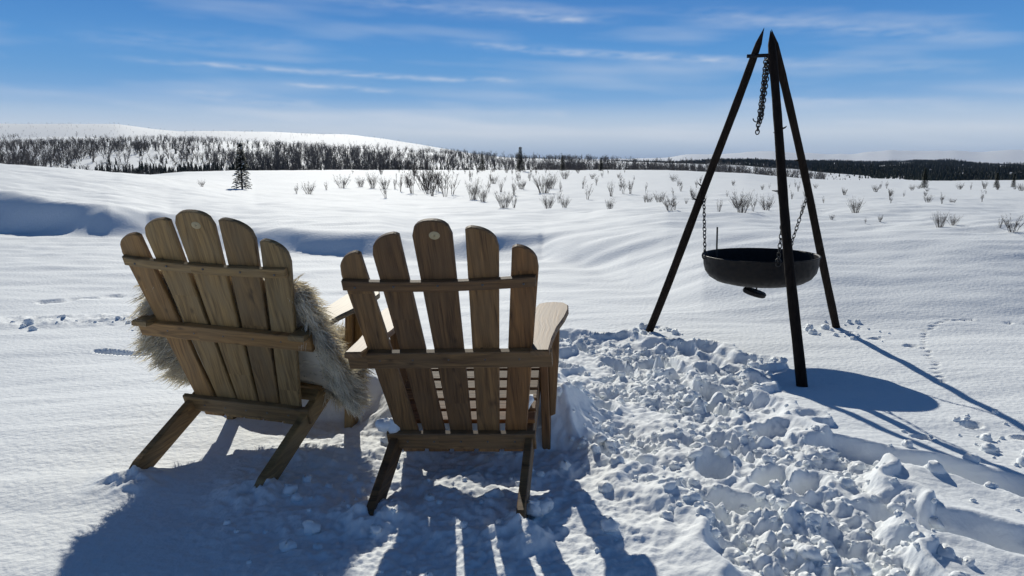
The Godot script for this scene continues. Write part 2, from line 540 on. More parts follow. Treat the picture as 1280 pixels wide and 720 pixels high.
func build_chair(tr: Transform3D, label: String, m: Array, tight: float, seed_: int) -> Node3D:
	rng.seed = seed_
	var t := thing("adirondack_chair", tr, label, "chair", "wooden slatted chairs facing the fire bowl")
	var bt := back_tr()
	# side rails that run from the front down to the snow behind
	var rail := pairs([0.0, 0.0, 0.06, -0.005, 0.80, 0.268, 0.86, 0.285, 0.86, 0.345, 0.78, 0.365, 0.40, 0.212, 0.03, 0.068, 0.0, 0.045])
	for sx in [-1, 1]:
		var b := Basis(Vector3(0, 0, -1), Vector3.UP, Vector3(1, 0, 0))
		wood_part("side_rail", rail, 0.029, t, Transform3D(b, Vector3(sx * 0.251, 0, 0)), m, true)
	# five fanned slats of the back
	var wt := [0.086, 0.097, 0.118, 0.100, 0.088]
	var wb := 0.084 if tight > 0.0 else 0.080
	var gap := 0.038
	if tight > 0.0:
		for i in 5: wt[i] += 0.018
		gap = 0.018
	var tops := [0.785, 0.855, 0.893, 0.865, 0.795]
	for i in 5:
		var xc := 0.0
		if i != 2:
			var s := -1 if i < 2 else 1
			var near: float = wt[2] / 2 + gap + wt[2 + s] / 2
			xc = s * near
			if absi(i - 2) == 2: xc = s * (near + wt[2 + s] / 2 + gap + wt[i] / 2)
		var xb := (i - 2) * (wb + (0.008 if tight > 0.0 else 0.020))
		var edge := func(side: int, v: float) -> float:
			return lerpf(xb + side * wb / 2, xc + side * wt[i] / 2, v / 0.671)
		var o := PackedVector2Array([Vector2(edge.call(-1, -0.075), -0.075), Vector2(edge.call(1, -0.075), -0.075)])
		var top: float = tops[i] + rng.randf_range(-0.006, 0.006)
		var drop: float = [0.085, 0.075, 0.052, 0.075, 0.085][i]
		var n := 12
		for k in n + 1:
			var f := 1.0 - 2.0 * k / n           # from the right edge to the left
			var fall := 0.0
			if i == 2: fall = 1.0 - sqrt(maxf(0.0, 1.0 - pow(absf(f), 2.4)))
			else:
				var g := (f if i > 2 else -f) * 0.5 + 0.5
				fall = 1.0 - sqrt(maxf(0.0, 1.0 - pow(g, 2.2)))
				fall += 0.10 * smoothstep(0.14, 0.0, g)
			var v := top - drop * fall
			o.append(Vector2((edge.call(-1, v) + edge.call(1, v)) / 2 + (edge.call(1, v) - edge.call(-1, v)) / 2 * f, v))
		var sl := wood_part("back_slat", o, 0.021, t, bt * Transform3D(Basis.from_euler(Vector3(0, rng.randf_range(-.02, .02), 0)), Vector3(0, 0, -0.0115)), m, false, 0.0035)
		if i == 2:
			var kn := Shape.new()  # pale oval disc near the top of the centre slat
			kn.lathe([Vector2(0.0, 0.0022), Vector2(0.006, 0.0021), Vector2(0.0135, 0.0018), Vector2(0.0155, -0.003)], 18)
			obj("pale_disc", kn.mesh(mats.pale_disc), sl, Transform3D(Basis.from_euler(Vector3(PI / 2, 0, 0)).scaled(Vector3(1.25, 1, 1)), Vector3(0.008, top - 0.052, 0.0105)))
		for v in [0.0, 0.375, 0.672]:
			var sc := Shape.new()
			sc.lathe([Vector2(0.0, 0.002), Vector2(0.0035, 0.0015), Vector2(0.004, -0.001)], 8)
			# screw heads sit on the rear of the braces
			obj("screw", sc.mesh(mats.screw), t, bt * Transform3D(Basis.from_euler(Vector3(PI / 2, 0, 0)), Vector3((edge.call(-1, v) + edge.call(1, v)) / 2, v, 0.0245)))
	# the three braces across the rear of the slats
	wood_part("back_brace", rect(-0.276, -0.038, 0.276, 0.036), 0.024, t, bt * Transform3D(Basis.IDENTITY, Vector3(0, 0.0, 0.012)), m, true)
	wood_part("back_brace", rect(-0.355, -0.036, 0.355, 0.030), 0.026, t, bt * Transform3D(Basis.IDENTITY, Vector3(0, 0.375, 0.0125)), m, true)
	var cb := PackedVector2Array()
	for k in 9: cb.append(Vector2(lerpf(-0.318, 0.318, k / 8.0), -0.024 + 0.012 * pow(k / 4.0 - 1.0, 2)))
	for k in 9: cb.append(Vector2(lerpf(0.318, -0.318, k / 8.0), 0.012 + 0.012 * pow(k / 4.0 - 1.0, 2)))
	wood_part("back_brace", cb, 0.022, t, bt * Transform3D(Basis.IDENTITY, Vector3(0, 0.672, 0.012)), m, true)
	# seat slats along the rails
	for i in 7:
		var s := 0.452 + i * 0.061
		var y := 0.068 + (s - 0.03) * 0.396 + 0.0115
		var tilt := Basis.from_euler(Vector3(-PI / 2 + atan(0.396), 0, 0)) if s < 0.80 else Basis.from_euler(Vector3(-PI / 2 - 0.25, 0, 0))
		if s >= 0.80: y = 0.068 + 0.77 * 0.396 + 0.012
		wood_part("seat_slat", rect(-0.27, -0.027, 0.27, 0.027), 0.019, t, Transform3D(tilt, Vector3(0, y, -s)), m, true)
	wood_part("seat_apron", rect(-0.268, -0.04, 0.268, 0.04), 0.022, t, Transform3D(Basis.IDENTITY, Vector3(0, 0.30, -0.872)), m, true)
	# arms, front legs and the brackets under the arms
	for sx in [-1, 1]:
		var arm := PackedVector2Array()
		var outer := pairs([0.0, 0.350, 0.14, 0.352, 0.30, 0.362, 0.45, 0.382, 0.58, 0.392, 0.66, 0.388, 0.705, 0.368, 0.72, 0.33])
		var inner := pairs([0.715, 0.290, 0.69, 0.262, 0.62, 0.252, 0.3, 0.258, 0.12, 0.275, 0.0, 0.288])
		for p in outer: arm.append(Vector2(sx * p.y, p.x))
		for p in inner: arm.append(Vector2(sx * p.y, p.x))
		var ab := Basis(Vector3.RIGHT, Vector3(0, sin(0.07), -cos(0.07)), Vector3(0, cos(0.07), sin(0.07)))
		wood_part("arm_rest", arm, 0.024, t, Transform3D(ab, Vector3(0, 0.553, -0.165)), m, false, 0.005)
		var leg := Basis(Vector3(0, 0, -1), Vector3.UP, Vector3.RIGHT)
		wood_part("front_leg", rect(-0.05, -0.03, 0.05, 0.578), 0.034, t, Transform3D(leg, Vector3(sx * 0.287, 0, -0.765)), m)
		var br := PackedVector2Array([Vector2(0, 0.16), Vector2(sx * 0.022, 0.17), Vector2(sx * 0.042, 0.40), Vector2(sx * 0.052, 0.576), Vector2(0, 0.576)])
		wood_part("arm_bracket", br, 0.026, t, Transform3D(Basis.IDENTITY, Vector3(sx * 0.3045, 0.0, -0.752)), m)
	return t

func build_sheepskin(tr: Transform3D):
	var t := thing("sheepskin", tr, "shaggy cream sheepskin draped over the seat and back of a wooden chair", "sheepskin")
	var bt := back_tr()
	rng.seed = 99
	var nz := noise(61, 3.0, 3)
	var spine := [bt * Vector3(0, 0.60, -0.045), bt * Vector3(0, 0.42, -0.06), bt * Vector3(0, 0.24, -0.065), Vector3(0, 0.275, -0.50), Vector3(0, 0.335, -0.62), Vector3(0, 0.395, -0.76), Vector3(0, 0.41, -0.86), Vector3(0, 0.31, -0.925)]
	var widths := [0.27, 0.37, 0.40, 0.35, 0.31, 0.30, 0.28, 0.22]
	var at := func(a: float, b: float) -> Vector3:
		var f := clampf(b, 0, 1) * 6.999
		var i := int(f)
		var k := f - i
		var j := mini(i + 1, 7)
		var c: Vector3 = spine[i].lerp(spine[j], k)
		var w: float = lerpf(widths[i], widths[j], k)
		var x := a * w * (0.92 if a < 0.0 else 1.16) * (1.0 + 0.12 * nz.get_noise_2d(b * 3.0, a * 0.6))
		var over := maxf(0.0, absf(x) - 0.20)
		var hang := clampf(1.0 - b * 1.4, 0.0, 1.0)
		var fold := nz.get_noise_2d(a * 1.1 + 7.0, b * 2.5) * 0.02
		return c + Vector3(x, -over * over * 1.3 - over * 0.04 + fold, hang * maxf(0.0, absf(x) - 0.31) * 0.9 - 0.012 + minf(fold, 0.004))
	var rows := []
	for i in 29:
		var r := []
		for j in 25: r.append(at.call(j / 12.0 - 1.0, i / 28.0))
		rows.append(r)
	var s := Shape.new()
	s.grid(rows, false)
	var back := []
	for r in rows:
		var q := []
		for p in r: q.append(p + Vector3(0, -0.006, 0.006))
		q.reverse()
		back.append(q)
	s.grid(back, false)
	obj("pelt", s.mesh(mats.hide), t)
	var f := Shape.new()
	for cl in 3600:
		var edge := rng.randf() < 0.5
		var a := rng.randf_range(-1, 1)
		var b := rng.randf()
		if edge: a = signf(a) * rng.randf_range(0.72, 1.0); b = rng.randf_range(0.0, 0.62)
		var e := 0.02
		var p0: Vector3 = at.call(a, b)
		var da: Vector3 = at.call(a + e, b) - at.call(a - e, b)
		var db: Vector3 = at.call(a, minf(b + e, 1.0)) - at.call(a, maxf(b - e, 0.0))
		var nn := da.cross(db).normalized()
		if nn.dot(Vector3(0, 0.6, -0.8)) < 0.0: nn = -nn
		var outward := Vector3(signf(a), 0, 0) * maxf(0.0, absf(a) - 0.45) * 1.9
		var ln := rng.randf_range(0.035, 0.075) * (1.25 if edge else 1.0)
		var dir := (nn * 0.7 + outward + Vector3(rng.randf_range(-.5, .5), rng.randf_range(-.5, .25), rng.randf_range(-.4, .5))).normalized()
		if edge and rng.randf() < 0.45: dir = (dir + Vector3(0, -0.5, 0.9)).normalized()
		var tip := p0 + dir * ln + Vector3(0, -0.35 * ln, 0)
		var tone := rng.randf_range(0.66, 1.0)
		var col := Color(0.90, 0.85, 0.73).lerp(Color(0.70, 0.62, 0.48), rng.randf() * rng.randf())
		for k in 11:
			var q := p0 + Vector3(rng.randf_range(-1, 1), rng.randf_range(-1, 1), rng.randf_range(-1, 1)) * 0.013
			var q2 := tip + Vector3(rng.randf_range(-1, 1), rng.randf_range(-1, 1), rng.randf_range(-1, 1)) * 0.016 + dir * rng.randf_range(-0.02, 0.02)
			var curl := Vector3(rng.randf_range(-1, 1), rng.randf_range(-0.4, 1.0), rng.randf_range(-1, 1)) * 0.014
			var qa := q.lerp(q2, 0.36) + curl
			var qb := q.lerp(q2, 0.72) - curl * 0.7 + Vector3(0, 0.004, 0)
			f.colour = col * (tone * rng.randf_range(0.9, 1.1))
			var side := (q2 - q).cross(Vector3(rng.randf_range(-1, 1), rng.randf_range(-1, 1), rng.randf_range(-1, 1))).normalized()
			var n2 := side.cross(q2 - q).normalized()
			var i0 := f.v.size()
			f.vert(q + side * 0.0018, n2, Vector2.ZERO); f.vert(q - side * 0.0018, n2, Vector2.ZERO)
			f.vert(qa + side * 0.0017, n2, Vector2.ZERO); f.vert(qa - side * 0.0017, n2, Vector2.ZERO)
			f.vert(qb + side * 0.0013, n2, Vector2.ZERO); f.vert(qb - side * 0.0013, n2, Vector2.ZERO)
			f.vert(q2, n2, Vector2.ZERO)
			f.ix.append_array([i0, i0 + 1, i0 + 3, i0, i0 + 3, i0 + 2, i0 + 2, i0 + 3, i0 + 5, i0 + 2, i0 + 5, i0 + 4, i0 + 4, i0 + 5, i0 + 6])
	var o := obj("fleece", f.mesh(mats.fur), t)
	o.set_meta("kind", "stuff")

# ---------------------------------------------------------------- tripod and fire bowl
func link_mesh(ln: float, wd: float, wire: float) -> Shape:
	var s := Shape.new()
	var rows := []
	for i in 13:
		var a := TAU * i / 12.0
		var c := Vector3(cos(a) * wd / 2, sin(a) * ln / 2, 0)
		var o := Vector3(cos(a), sin(a) * 0.8, 0).normalized()
		var r := []
		for j in 5: r.append(c + (o * cos(TAU * j / 5) + Vector3(0, 0, 1) * sin(TAU * j / 5)) * wire)
		rows.append(r)
	s.grid(rows, true)
	return s

func chain_shape(pts: Array, ln := 0.040, wd := 0.020, wire := 0.0032) -> Shape:
	var out := Shape.new()
	var link := link_mesh(ln, wd, wire)
	var total := 0.0
	for i in pts.size() - 1: total += pts[i].distance_to(pts[i + 1])
	var step := ln - 2.0 * wire - 0.003
	var n := int(total / step)
	var turn := rng.randf() * TAU
	for k in n + 1:
		var d := k * step
		var i := 0
		while i < pts.size() - 2 and d > pts[i].distance_to(pts[i + 1]):
			d -= pts[i].distance_to(pts[i + 1]); i += 1
		var dir: Vector3 = (pts[i + 1] - pts[i]).normalized()
		var p: Vector3 = pts[i] + dir * d
		var sd := dir.cross(Vector3(0.3, 0.1, 0.9)).normalized()
		var b := Basis(sd, dir, sd.cross(dir)).rotated(dir, turn + (PI / 2 if k % 2 else 0.0) + rng.randf_range(-.25, .25))
		var base := out.v.size()
		for j in link.v.size(): out.vert(b * link.v[j] + p, b * link.n[j], Vector2.ZERO)
		for j in link.ix: out.ix.append(base + j)
	return out

const APEX := Vector3(1.655, 1.95, -5.25)
var pole_line := []

func build_tripod():
	rng.seed = 14
	var t := thing("tripod", Transform3D(Basis.IDENTITY, Vector3(1.70, hgt(1.7, -5.25), -5.25)), "tall tripod of three dark sharpened poles standing in the snow", "tripod")
	var base := t.position
	var feet := [Vector3(1.03, 0, -5.71), Vector3(1.65, 0, -4.26), Vector3(2.50, 0, -5.85)]
	var offs := [Vector3(-0.070, 0, -0.012), Vector3(0.040, 0, 0.048), Vector3(0.100, 0, -0.034)]
	for i in 3:
		var a: Vector3 = feet[i]
		a.y = hgt(a.x, a.z)
		var b: Vector3 = APEX + offs[i]
		pole_line.append([a, b])
		var dir := (b - a).normalized()
		var len_ := a.distance_to(b) + 0.185
		var pts := []
		var rad := []
		var r0: float = [0.030, 0.031, 0.030][i]
		var sway := dir.cross(Vector3(0.2, 0.3, 1)).normalized()
		for k in 25:
			var f := k / 24.0
			var d := -0.14 + (len_ + 0.14) * f
			var w := sin(f * PI) * 0.012 * (1 if i != 1 else -1) + sin(f * 9.0 + i) * 0.0035
			pts.append(a + dir * d + sway * w - base)
			var r := r0 * (1.0 - 0.13 * f) * (1.0 + rng.randf_range(-0.045, 0.045))
			var left := len_ - d
			if left < 0.12: r *= clampf(left / 0.12, 0.0, 1.0)
			rad.append(maxf(r, 0.001))
		var s := Shape.new()
		s.tube(pts, rad, 12)
		var pole := obj("pole", s.mesh(mats.pole), t)
		for k in 3:                       # stubs of cut side branches
			var f := rng.randf_range(0.25, 0.75)
			var p: Vector3 = pts[int(f * 24)]
			var o := dir.cross(Vector3(rng.randf_range(-1, 1), 0.2, rng.randf_range(-1, 1))).normalized()
			var st := Shape.new()
			st.tube([p + o * r0 * 0.6, p + o * (r0 + 0.012) + dir * 0.004, p + o * (r0 + rng.randf_range(0.016, 0.035)) + dir * 0.012], [0.007, 0.005, 0.002], 6)
			obj("branch_stub", st.mesh(mats.pole), pole)
	var bar := Shape.new()
	var pa: Vector3 = APEX + offs[0] + Vector3(-0.05, -0.004, 0.03) - base
	var pb: Vector3 = APEX + offs[1] + Vector3(0.02, 0.0, 0.0) - base
	bar.tube([pa, pb], [0.012, 0.012], 10)
	obj("bolt_bar", bar.mesh(mats.steel), t)
	# bundle of spare chain that hangs from the bar
	var c := thing("hanging_chain", Transform3D(Basis.IDENTITY, APEX), "bundle of dark chain with a hook hanging from the tripod top", "chain")
	rng.seed = 8
	for k in 3:
		var x := [-0.016, 0.004, -0.004][k] as float
		var ln := [0.50, 0.38, 0.44][k] as float
		var s := chain_shape([Vector3(x + 0.02, -0.016, 0.02 + 0.015 * k), Vector3(x + 0.005, -0.2, 0.03), Vector3(x - 0.012, -ln, 0.02 + 0.01 * k)], 0.034, 0.024, 0.0042)
		obj("chain_strand", s.mesh(mats.chain), c)
	var h := Shape.new()
	var hp := []
	var hr := []
	for k in 9:
		var a := -0.3 + k * 0.42
		hp.append(Vector3(-0.012 - 0.026 * (1.0 - cos(a)), -0.40 - 0.026 * sin(a), 0.03)); hr.append(0.004)
	h.tube(hp, hr, 6)
	obj("hook", h.mesh(mats.chain), c)

func build_bowl():
	var at := Vector3(1.68, 0.64, -5.20)
	var t := thing("fire_bowl", Transform3D(Basis.from_euler(Vector3(0.012, 0, 0.010)), at), "round black steel fire bowl hung on chains between the tripod poles", "fire bowl")
	var s := Shape.new()
	var prof := [Vector2(0.0, -0.196), Vector2(0.12, -0.194), Vector2(0.22, -0.187), Vector2(0.29, -0.170), Vector2(0.335, -0.142), Vector2(0.362, -0.104), Vector2(0.373, -0.060), Vector2(0.376, -0.004), Vector2(0.381, -0.002), Vector2(0.383, 0.003), Vector2(0.381, 0.007),
		Vector2(0.372, 0.006), Vector2(0.368, -0.003), Vector2(0.365, -0.060), Vector2(0.354, -0.100), Vector2(0.328, -0.136), Vector2(0.286, -0.162), Vector2(0.22, -0.179), Vector2(0.12, -0.186), Vector2(0.0, -0.188)]
	s.lathe(prof, 72)
	obj("pan", s.mesh(mats.steel), t)
	# hatch plate swung down under the middle of the pan
	var hb := Basis.from_euler(Vector3(0.25, 0.2, -0.30))
	var hs := Shape.new()
	var o := PackedVector2Array()
	for k in 20: o.append(Vector2(cos(TAU * k / 20) * 0.088, sin(TAU * k / 20) * 0.05))
	hs.board(o, 0.034, 0.008)
	obj("ash_hatch", hs.mesh(mats.steel), t, Transform3D(hb * Basis.from_euler(Vector3(PI / 2, 0, 0)), Vector3(-0.045, -0.246, 0.05)))
	for x in [-0.082, -0.03]:
		var pin := Shape.new()
		pin.tube([Vector3(x, -0.192, 0.05), Vector3(x - 0.004, -0.238 - x * 0.1, 0.05)], [0.005, 0.005], 6)
		obj("hatch_pin", pin.mesh(mats.steel), t)
	rng.seed = 3
	var inv := t.transform.affine_inverse()
	var rim := [Vector3(-0.376, 0.004, 0.0), Vector3(-0.008, 0.004, 0.376), Vector3(0.285, 0.004, -0.246)]
	var hts := [1.0, 0.985, 0.99]
	for i in 3:
		var f: float = hts[i] / 1.95
		var p: Vector3 = pole_line[i][0].lerp(pole_line[i][1], f)
		var toward: Vector3 = (at - p); toward.y = 0
		p += toward.normalized() * 0.04
		var c := chain_shape([inv * p, rim[i] + Vector3(0, 0.012, 0)], 0.040, 0.022, 0.0034)
		var ch := obj("chain", c.mesh(mats.chain), t)
		# shackle through the rim
		var sh := Shape.new()
		var e := link_mesh(0.05, 0.034, 0.005)
		for j in e.v.size(): sh.vert(e.v[j] + rim[i], e.n[j], Vector2.ZERO)
		sh.ix = e.ix
		obj("shackle", sh.mesh(mats.chain), ch)
	var pk := Shape.new()
	pk.tube([Vector3(0, -0.14, 0), Vector3(-0.006, 0.05, 0), Vector3(-0.008, 0.18, 0.0)], [0.006, 0.006, 0.006], 8)
	var po := obj("iron_rod", pk.mesh(mats.chain), self, Transform3D(Basis.IDENTITY, at + Vector3(-0.265, 0.004, -0.10)))
	tag(po, "thin iron rod standing upright in the fire bowl by its rim", "rod")

# ---------------------------------------------------------------- snow lumps
func blob(s: Shape, at: Vector3, r: float, seed_: int, squash := 0.75):
	var f := noise(seed_, 1.1, 3)
	var b := Basis.from_euler(Vector3(rng.randf() * 0.6, rng.randf() * TAU, rng.randf() * 0.6))
	var rows := []
	var nr := 7 if r < 0.05 else 11
	var nc := 9 if r < 0.05 else 16
	for i in nr:
		var th := PI * i / (nr - 1)
		var q := []
		for j in nc:
			var ph := -TAU * j / nc
			var d := Vector3(sin(th) * cos(ph), cos(th), sin(th) * sin(ph))
			var k := 1.0 + 0.5 * f.get_noise_3d(d.x, d.y, d.z) + 0.14 * f.get_noise_3d(d.x * 3, d.y * 3, d.z * 3)
			q.append(at + b * (d * r * k * Vector3(1, squash, 1)))
		rows.append(q)
	s.grid(rows, true)

func build_clods():
	rng.seed = 20
	var s := Shape.new()
	var n := 0
	while n < 1000:
		var p := Vector2(rng.randf_range(0.2, 1.75), rng.randf_range(1.5, 5.6))
		if poly_dist(p, trod) < rng.randf_range(-0.1, 0.06) or n_edge.get_noise_2d(p.x * 2.6 + 40.0, -p.y * 2.6) < rng.randf_range(-0.35, 0.15): continue
		var r := 0.007 + 0.026 * pow(rng.randf(), 2.6)
		blob(s, Vector3(p.x, hgt(p.x, -p.y) + r * 0.12, -p.y), r, n % 37, 0.65)
		n += 1
	for i in 260:                     # scatter round the chairs and tripod feet
		var c: Array = [[-0.1, 2.7, .7], [-0.5, 2.3, .5], [0.25, 3.3, .35], [1.05, 5.65, .22], [2.55, 5.65, .35], [-3.2, 5.95, 1.0], [1.95, 3.0, .5], [2.4, 3.4, .4]][i % 8]
		var a := rng.randf() * TAU
		var q := sqrt(rng.randf()) * float(c[2])
		var p := Vector2(c[0] + cos(a) * q * (1.0 if c[2] < 0.9 else 1.2), c[1] + sin(a) * q * (1.0 if c[2] < 0.9 else 0.25))
		var r := 0.008 + 0.03 * pow(rng.randf(), 3.0)
		blob(s, Vector3(p.x, hgt(p.x, -p.y) + r * 0.25, -p.y), r, i % 31)
	var o := obj("loose_snow", s.mesh(mats.snow))
	tag(o, "loose clods of broken snow on the trodden path between chairs and tripod", "snow", "", "stuff")

func lump_thing(p: Vector3, r: float, label: String, seed_: int):
	var s := Shape.new()
	rng.seed = seed_
	for k in 5:
		blob(s, Vector3(rng.randf_range(-.6, .6) * r, rng.randf_range(-.1, .2) * r, rng.randf_range(-.6, .6) * r), r * rng.randf_range(0.5, 0.8), seed_ + k)
	var o := obj("snow_lump", s.mesh(mats.snow), self, Transform3D(Basis.IDENTITY, p))
	tag(o, label, "snow lump")

# ---------------------------------------------------------------- plants
func twig_bush(seed_: int, stems: int, spread: float, side: int, thick: float, lean := 0.0) -> ArrayMesh:   # one metre tall
	rng.seed = seed_
	var s := Shape.new()
	for i in stems:
		var a := rng.randf() * TAU
		var q := Vector3(cos(a), 0, sin(a)) * rng.randf() * spread * 0.25
		var h := rng.randf_range(0.55, 1.0) if i > 0 else 1.0
		var tip := q + Vector3(cos(a) * spread * rng.randf_range(0.3, 1.0) + lean, h, sin(a) * spread * rng.randf_range(0.3, 1.0))
		var prev := q - Vector3(0, 0.12, 0)
		var pts := [prev]
		for k in 4:
			var f := (k + 1) / 4.0
			var p := q.lerp(tip, f) + Vector3(rng.randf_range(-1, 1), 0, rng.randf_range(-1, 1)) * 0.03
			s.prism3(prev, p, thick * (1.05 - f + 0.25), thick * (1.05 - f))
			prev = p
			pts.append(p)
		for k in side:
			var f := rng.randf_range(0.2, 0.95)
			var p: Vector3 = pts[int(f * 4)].lerp(pts[mini(int(f * 4) + 1, 4)], f * 4 - int(f * 4))
			var b := rng.randf() * TAU
			var l := rng.randf_range(0.10, 0.30) * (1.15 - f)
			var e := p + Vector3(cos(b) * l * 0.7, l, sin(b) * l * 0.7)
			s.prism3(p, e, thick * 0.45, thick * 0.2)
			s.prism3(p.lerp(e, 0.5), p.lerp(e, 0.5) + Vector3(cos(b + 1.2), 1.2, sin(b + 1.2)) * l * 0.35, thick * 0.35, thick * 0.15)
	return s.mesh(mats.twig)

func birch_mesh(seed_: int) -> ArrayMesh:      # bare mountain birch, one metre tall, seen from far off
	rng.seed = seed_
	var s := Shape.new()
	var stems := 1 + seed_ % 3
	for m in stems:
		var a0 := rng.randf() * TAU
		var tip := Vector3(cos(a0) * 0.14 * (stems - 0.4), rng.randf_range(0.8, 1.0), sin(a0) * 0.14 * (stems - 0.4))
		s.prism3(Vector3(0, -0.06, 0), tip * 0.5 + Vector3(rng.randf_range(-.03, .03), 0, 0), 0.022, 0.015)
		s.prism3(tip * 0.5, tip, 0.015, 0.005)
		for k in 9:
			var f := rng.randf_range(0.25, 0.95)
			var p := tip * f
			var b := rng.randf() * TAU
			var l := rng.randf_range(0.16, 0.36) * (1.15 - 0.7 * f)
			var e := p + Vector3(cos(b) * l * 0.8, l * 0.75, sin(b) * l * 0.8)
			s.prism3(p, e, 0.009, 0.004)
			for j in 3:
				var g := p.lerp(e, 0.35 + 0.3 * j)
				var c := b + rng.randf_range(-1.2, 1.2)
				s.prism3(g, g + Vector3(cos(c), rng.randf_range(0.1, 0.9), sin(c)) * l * 0.42, 0.0055, 0.002)
	return s.mesh(mats.bark)

func far_spruce(seed_: int) -> ArrayMesh:      # one metre tall, for woods seen from hundreds of metres
	rng.seed = seed_
	var s := Shape.new()
	s.colour = Color(0.05, 0.04, 0.03)
	s.prism3(Vector3(0, -0.05, 0), Vector3(0, 0.9, 0), 0.02, 0.005)
	for k in 7:
		var y := 0.08 + k * 0.125
		var r := 0.24 * (1.0 - y) + 0.02
		for j in 7:
			var a := TAU * j / 7 + rng.randf() * 0.6
			var q := r * rng.randf_range(0.65, 1.15)
			s.colour = Color(0.020, 0.030, 0.021) * rng.randf_range(0.7, 1.4)
			var top := Vector3(0, y + 0.17, 0)
			var l := Vector3(cos(a - 0.45) * q, y, sin(a - 0.45) * q)
			var e := Vector3(cos(a + 0.45) * q, y - 0.02, sin(a + 0.45) * q)
			s.tri_flat(top, l, e, Vector2.ZERO, Vector2.ZERO, Vector2.ZERO, Vector3(cos(a), 0.5, sin(a)).normalized())
	return s.mesh(mats.needles)

func spruce_crown(seed_: int, snowy: float) -> Array:   # crown and snow load, one metre tall
	rng.seed = seed_
	var s := Shape.new()
	var w := Shape.new()
	for k in 26:
		var y := 0.06 + pow(k / 26.0, 0.95) * 0.90
		var r := 0.21 * pow(1.0 - y, 0.8) + 0.012
		var nb := 9 if k < 18 else 6
		for j in nb:
			var a := TAU * j / nb + rng.randf() * 0.7
			var q := r * rng.randf_range(0.6, 1.12)
			var o := Vector3(cos(a), 0, sin(a))
			var sd := Vector3(-sin(a), 0, cos(a))
			var tip := o * q + Vector3(0, y - q * 0.28 + 0.02, 0)
			var root := Vector3(0, y + 0.03, 0)
			for m in 16:
				var f := rng.randf_range(0.15, 1.0)
				var p := root.lerp(tip, f)
				var wd := 0.060 * (1.15 - f * 0.6)
				s.colour = Color(0.030, 0.042, 0.026) * rng.randf_range(0.6, 1.4)
				var sg := 1.0 if m % 2 else -1.0
				s.tri_flat(p - o * 0.016, p + o * 0.018, p + sd * wd * sg + o * rng.randf_range(0.005, 0.035) + Vector3(0, rng.randf_range(-0.03, 0.012), 0), Vector2.ZERO, Vector2.ZERO, Vector2.ZERO, (Vector3.UP + o * 0.6).normalized())
			if rng.randf() < snowy:
				blob(w, root.lerp(tip, 0.72) + Vector3(0, 0.006, 0), 0.020 * rng.randf_range(0.5, 1.2), k + j, 0.35)
	return [s.mesh(mats.needles), w.mesh(mats.snow) if w.v.size() else null]

func place_bush(m: Mesh, x: float, z: float, h: float, label: String, called: String, group: String, turn: float):
	var o := obj(called, m, self, Transform3D(Basis.from_euler(Vector3(0, turn, 0)).scaled(Vector3(h, h, h) * 0.86), Vector3(x, hgt(x, z), z)))
	tag(o, label, "shrub", group)

